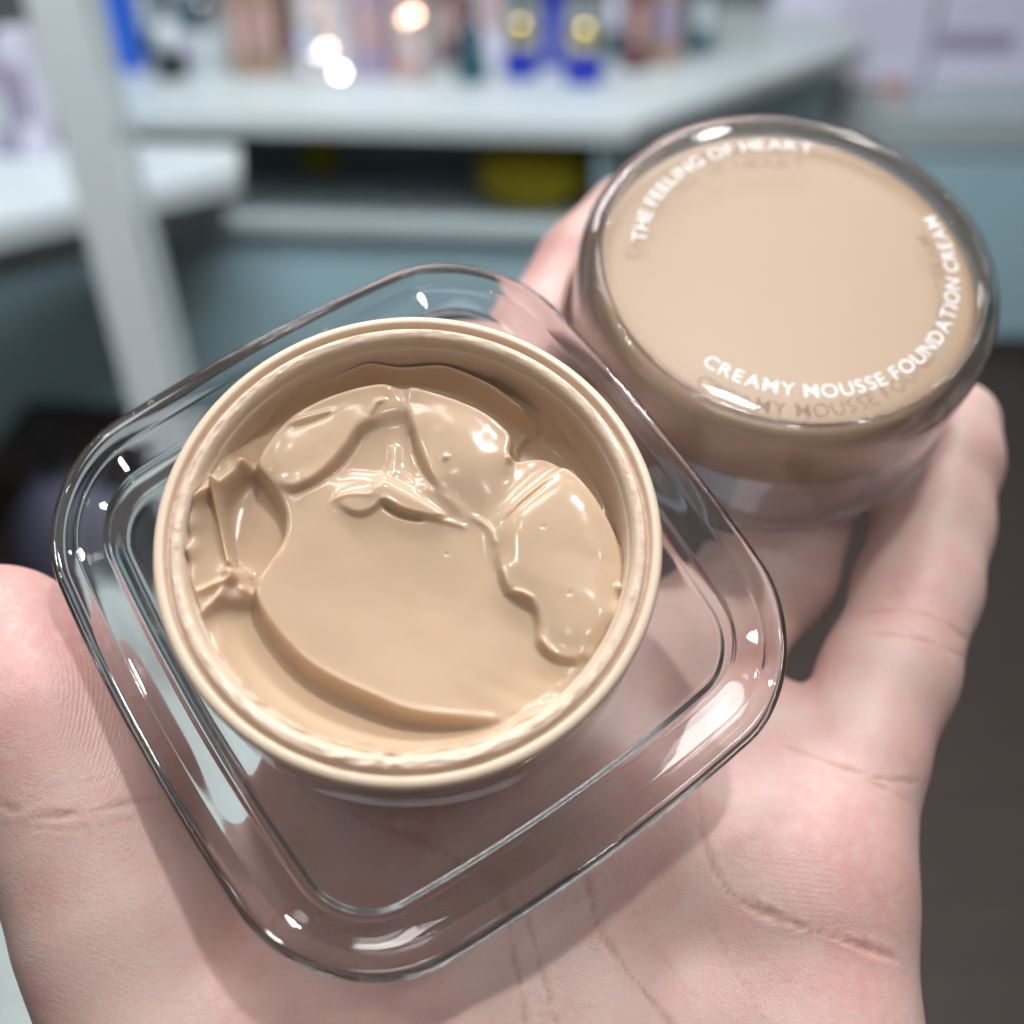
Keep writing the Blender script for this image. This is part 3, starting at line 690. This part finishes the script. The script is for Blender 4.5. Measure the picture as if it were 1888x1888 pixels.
# palm: metacarpal columns  (px, py, depth, radius)
chain([(620, 2500, 113, 13), (600, 1950, 114, 12), (655, 1500, 121.5, 11), (720, 1200, 132, 10.5)], 5)
chain([(800, 2500, 113, 13), (830, 1950, 114, 12), (880, 1500, 122.5, 11), (960, 1180, 136, 10.5)], 6)
chain([(1000, 2500, 115, 13), (1075, 1950, 116, 12), (1125, 1550, 123, 11), (1190, 1250, 137, 10)], 6)
chain([(1180, 2500, 117, 13), (1300, 1960, 118, 12), (1390, 1600, 124.5, 11), (1400, 1380, 133, 9.5)], 6)
chain([(1300, 2500, 119, 13), (1445, 1960, 119, 12.6), (1482, 1680, 123, 11.2), (1522, 1510, 127, 10.0)], 6)   # little-finger side
add_capsule(c3(1430, 2080, 115.5), c3(1492, 1930, 116), 12.6, 11.6, 5)                                     # heel pad
add_capsule(c3(1180, 1600, 124), c3(1470, 1600, 123.5), 10, 10, 5)                                         # pad under the finger roots
# thenar mound + thumb
chain([(560, 2450, 117, 15), (420, 2080, 114, 13), (330, 1880, 113, 11.8), (238, 1680, 114, 10.8), (165, 1490, 115.5, 10.3), (70, 1330, 117, 10.8), (-15, 1222, 119, 10.9)], 5)
add_capsule(c3(430, 2000, 112), c3(560, 1900, 113.5), 12, 11, 6)
# web between thumb and palm
add_capsule(c3(420, 1850, 115), c3(520, 1800, 117), 8, 8, 5)
# fingers
K = 2.2
chain([(720, 1200, 134, 10), (850, 900, 146, 9.3), (1010, 640, 157, 9.2), (1100, 500, 163, 8.8), (1160, 410, 167, 7.8)], K)
chain([(960, 1180, 137, 10), (1080, 900, 152, 9.3), (1240, 640, 168, 8.8), (1330, 470, 177, 8)], K)
chain([(1190, 1250, 138, 9.6), (1300, 1180, 142, 9.2), (1420, 1060, 149, 8.8), (1480, 900, 159, 8.5), (1500, 740, 168, 7.8)], K)
chain([(1522, 1510, 127, 9.6), (1572, 1400, 129.5, 8.5), (1640, 1240, 135, 8.2), (1690, 1090, 142, 7.9), (1722, 960, 149, 7.7), (1745, 850, 155, 7.6), (1755, 790, 158, 7.1)], K)
# press the jar and lid into the flesh so nothing interpenetrates
X, Y, Zz = np.meshgrid(*[(lo[j]+VX*np.arange(dim[j])).astype(np.float32) for j in range(3)], indexing='ij')
def smax(a, b, k):
    h = np.clip(.5-.5*(a-b)/k, 0, 1); return a*(1-h)+b*h+k*h*(1-h)
rx, ry, rzz = X-JO[0], Y-JO[1], Zz-JO[2]
U = rx*JX[0]+ry*JX[1]+rzz*JX[2]; Vv = rx*JY[0]+ry*JY[1]+rzz*JY[2]; Hh = rx*JN[0]+ry*JN[1]+rzz*JN[2]
so = sd_outline(U, Vv)+np.clip((-12.-Hh)*1.5, 0, 6.)
jard = np.maximum(so, np.maximum(-17.-Hh, Hh+5))
FLD = smax(FLD, -(jard-.12), 1.2).astype(np.float32)
rx, ry, rzz = X-LO[0], Y-LO[1], Zz-LO[2]
U = rx*LX[0]+ry*LX[1]+rzz*LX[2]; Vv = rx*LY[0]+ry*LY[1]+rzz*LY[2]; Hh = rx*LN[0]+ry*LN[1]+rzz*LN[2]
lidd = np.maximum(np.hypot(U, Vv)-27.8, np.maximum(-LIDH-Hh, Hh))
FLD = smax(FLD, -(lidd-.12), 1.2).astype(np.float32)
del X, Y, Zz, rx, ry, rzz, U, Vv, Hh, so, jard, lidd
FLD[0], FLD[-1], FLD[:, 0], FLD[:, -1], FLD[:, :, 0], FLD[:, :, -1] = [np.maximum(f, .3) for f in (FLD[0], FLD[-1], FLD[:, 0], FLD[:, -1], FLD[:, :, 0], FLD[:, :, -1])]
def surface_nets(D):
    S = D < 0
    n = np.array(D.shape)-1
    cnt = np.zeros(n, np.int8)
    sl = [slice(0, -1), slice(1, None)]
    corners = [(i, j, k) for i in (0, 1) for j in (0, 1) for k in (0, 1)]
    for c in corners: cnt += S[sl[c[0]], sl[c[1]], sl[c[2]]]
    cells = np.argwhere((cnt > 0) & (cnt < 8)); del cnt
    vid = -np.ones(n, np.int32); vid[tuple(cells.T)] = np.arange(len(cells))
    vals = np.stack([D[tuple((cells+np.array(c)).T)] for c in corners], 1)
    acc = np.zeros((len(cells), 3)); num = np.zeros(len(cells))
    for a in range(8):
        for b in range(a+1, 8):
            ca, cb = np.array(corners[a]), np.array(corners[b])
            if abs(ca-cb).sum() != 1: continue
            va, vb = vals[:, a], vals[:, b]; m = (va < 0) != (vb < 0)
            t = np.where(m, va/np.where(m, va-vb, 1), 0)
            acc += np.where(m[:, None], ca+(cb-ca)*t[:, None], 0); num += m
    P = cells+acc/num[:, None]
    quads = []
    for ax in range(3):
        u, v = (ax+1) % 3, (ax+2) % 3
        s0 = [slice(None)]*3; s1 = [slice(None)]*3; s0[ax] = slice(0, -1); s1[ax] = slice(1, None)
        E = np.argwhere(S[tuple(s0)] != S[tuple(s1)])
        E = E[(E[:, u] > 0) & (E[:, v] > 0) & (E[:, u] < D.shape[u]-1) & (E[:, v] < D.shape[v]-1)]
        du = np.zeros(3, int); du[u] = 1; dv = np.zeros(3, int); dv[v] = 1
        qd = np.stack([vid[tuple((E-du-dv).T)], vid[tuple((E-dv).T)], vid[tuple(E.T)], vid[tuple((E-du).T)]], 1)
        flip = ~S[tuple(E.T)]; qd[flip] = qd[flip][:, ::-1]; quads.append(qd)
    return P, np.concatenate(quads)
P, Qh = surface_nets(FLD); del FLD
Ph = lo+P*VX
# relax the net a little
E = np.concatenate([Qh[:, [0, 1]], Qh[:, [1, 2]], Qh[:, [2, 3]], Qh[:, [3, 0]]])
def relax(Pv, lam):
    S = np.zeros_like(Pv); n = np.bincount(E[:, 0], minlength=len(Pv))+np.bincount(E[:, 1], minlength=len(Pv))
    for j in range(3): S[:, j] = np.bincount(E[:, 0], Pv[E[:, 1], j], len(Pv))+np.bincount(E[:, 1], Pv[E[:, 0], j], len(Pv))
    return Pv*(1-lam)+lam*S/n[:, None]
for _ in range(3): Ph = relax(relax(Ph, .5), -.52)
def normals(Pv):
    a, b, c, d = (Pv[Qh[:, i]] for i in range(4)); fn = np.cross(c-a, d-b); N = np.zeros_like(Pv)
    for i in range(4):
        for j in range(3): N[:, j] += np.bincount(Qh[:, i], fn[:, j], len(Pv))
    return N/np.maximum(np.linalg.norm(N, axis=1), 1e-9)[:, None]
Nh = normals(Ph)
PX = CX-Ph[:, 0]/Ph[:, 2]*F; PY = CX+Ph[:, 1]/Ph[:, 2]*F
front = np.clip((Nh*(-Ph/np.linalg.norm(Ph, axis=1)[:, None])).sum(1)*3, 0, 1)
crease = np.zeros(len(Ph)); disp = np.zeros(len(Ph))
def pl_dist(pts):
    Q = np.array(pts, float)
    for _ in range(2): Q = np.concatenate([[Q[0]]]+[[a*.75+b*.25, a*.25+b*.75] for a, b in zip(Q[:-1], Q[1:])]+[[Q[-1]]])
    D = np.full(len(Ph), 1e9); T = np.zeros(len(Ph)); L = len(Q)-1
    for i, (a, b) in enumerate(zip(Q[:-1], Q[1:])):
        d = b-a; t = np.clip(((PX-a[0])*d[0]+(PY-a[1])*d[1])/(d@d+1e-9), 0, 1); e = np.hypot(PX-a[0]-t*d[0], PY-a[1]-t*d[1])
        m = e < D; D[m] = e[m]; T[m] = (i+t[m])/L
    return D, T
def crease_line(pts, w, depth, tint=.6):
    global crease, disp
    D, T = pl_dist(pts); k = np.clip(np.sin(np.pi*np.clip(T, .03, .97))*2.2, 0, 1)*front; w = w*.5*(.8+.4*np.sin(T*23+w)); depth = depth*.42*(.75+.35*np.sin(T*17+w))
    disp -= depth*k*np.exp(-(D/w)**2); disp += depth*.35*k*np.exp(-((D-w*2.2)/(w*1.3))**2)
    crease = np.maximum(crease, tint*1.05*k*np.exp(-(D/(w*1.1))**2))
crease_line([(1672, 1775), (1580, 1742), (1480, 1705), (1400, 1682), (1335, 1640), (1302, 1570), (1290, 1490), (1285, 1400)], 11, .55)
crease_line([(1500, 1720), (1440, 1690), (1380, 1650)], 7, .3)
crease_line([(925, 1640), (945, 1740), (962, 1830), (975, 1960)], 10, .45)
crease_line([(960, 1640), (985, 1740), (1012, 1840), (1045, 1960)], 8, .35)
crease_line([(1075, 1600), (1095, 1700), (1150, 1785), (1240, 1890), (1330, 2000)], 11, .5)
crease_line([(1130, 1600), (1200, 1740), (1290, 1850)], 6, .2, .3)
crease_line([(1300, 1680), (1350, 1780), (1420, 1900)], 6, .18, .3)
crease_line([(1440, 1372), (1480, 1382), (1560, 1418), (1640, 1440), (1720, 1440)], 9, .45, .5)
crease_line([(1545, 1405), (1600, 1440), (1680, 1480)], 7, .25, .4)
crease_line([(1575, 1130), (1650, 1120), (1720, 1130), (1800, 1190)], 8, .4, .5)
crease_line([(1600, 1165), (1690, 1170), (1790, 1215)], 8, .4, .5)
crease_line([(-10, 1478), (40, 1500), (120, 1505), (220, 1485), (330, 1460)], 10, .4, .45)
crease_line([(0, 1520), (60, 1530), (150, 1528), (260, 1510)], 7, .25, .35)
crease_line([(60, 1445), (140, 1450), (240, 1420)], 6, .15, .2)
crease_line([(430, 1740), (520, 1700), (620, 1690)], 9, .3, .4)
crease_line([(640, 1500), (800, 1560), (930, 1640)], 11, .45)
for s in range(70):                                        # faint cross lines on the mounds
    x0, y0 = random.uniform(100, 1600), random.uniform(1500, 1880); a = random.uniform(-.5, .9); L = random.uniform(50, 150)
    crease_line([(x0, y0), (x0+L*math.cos(a)*.5, y0+L*math.sin(a)*.5+6), (x0+L*math.cos(a), y0+L*math.sin(a))], 4.0, .09, .16)
rs = np.random.RandomState(3)
for s in range(40):                                        # soft lumpiness
    kv = rs.randn(3)*.16; disp += .035*np.sin(Ph@kv+rs.rand()*6.28)
Ph2 = Ph+Nh*disp[:, None]
# colour + fingerprint attributes
def spot(px, py, r): return np.exp(-((PX-px)**2+(PY-py)**2)/(r*r))
red = .8*spot(60, 1130, 210)+.35*spot(330, 1420, 170)+.4*spot(1500, 1500, 120)+.35*spot(1560, 1640, 120)+.3*spot(700, 1850, 200)+.55*spot(1030, 480, 150)+.4*spot(420, 1720, 90)+.3*spot(1740, 850, 110)+.3*spot(1560, 1830, 100)
red = np.clip(red, 0, .75)
dx, dy = PX+120, PY-1330
phase = np.hypot(dx*1.0+dy*.25, (dy*.8-dx*.15))/9.5 + .5*np.sin(dy/60.)+.3*np.sin(dx/45.)
mask = np.clip(1.15-np.hypot((PX-185)/130, (PY-1290)/190), 0, 1)*.42
dx2, dy2 = PX-1500, PY-1640
m2 = .22*np.clip(1.1-np.hypot(dx2/120, dy2/90), 0, 1)
ph2 = (dy2-.18*dx2)/11.0+.3*np.sin(dx2/50.)
phase = np.where(m2 > mask, ph2, phase); mask = np.maximum(mask, m2)*front
pal = .12*np.clip(1.2-np.hypot((PX-300)/260, (PY-1700)/260), 0, 1)*front
phase = np.where(pal > mask, (PY-.35*PX)/12.+.5*np.sin(PX/60.), phase); mask = np.maximum(mask, pal)
org = np.array([-10., -60., -125.])                       # at the base of the palm
Mw = MCN[:3, :3]
Vw = (Ph2*1e-3)@Mw.T+MCN[:3, 3]
hand = mesh_obj('hand', Vw-Vw.mean(0), Qh, M_SKIN); hand.location = Vw.mean(0)
tag(hand, 'open left hand, palm up, cradling the jar with lid on the fingers', 'hand')
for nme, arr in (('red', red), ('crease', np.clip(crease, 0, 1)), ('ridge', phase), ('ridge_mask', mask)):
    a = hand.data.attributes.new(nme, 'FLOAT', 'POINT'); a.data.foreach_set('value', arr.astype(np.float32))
print('hand verts', len(Ph), 'cream verts', len(Vc))
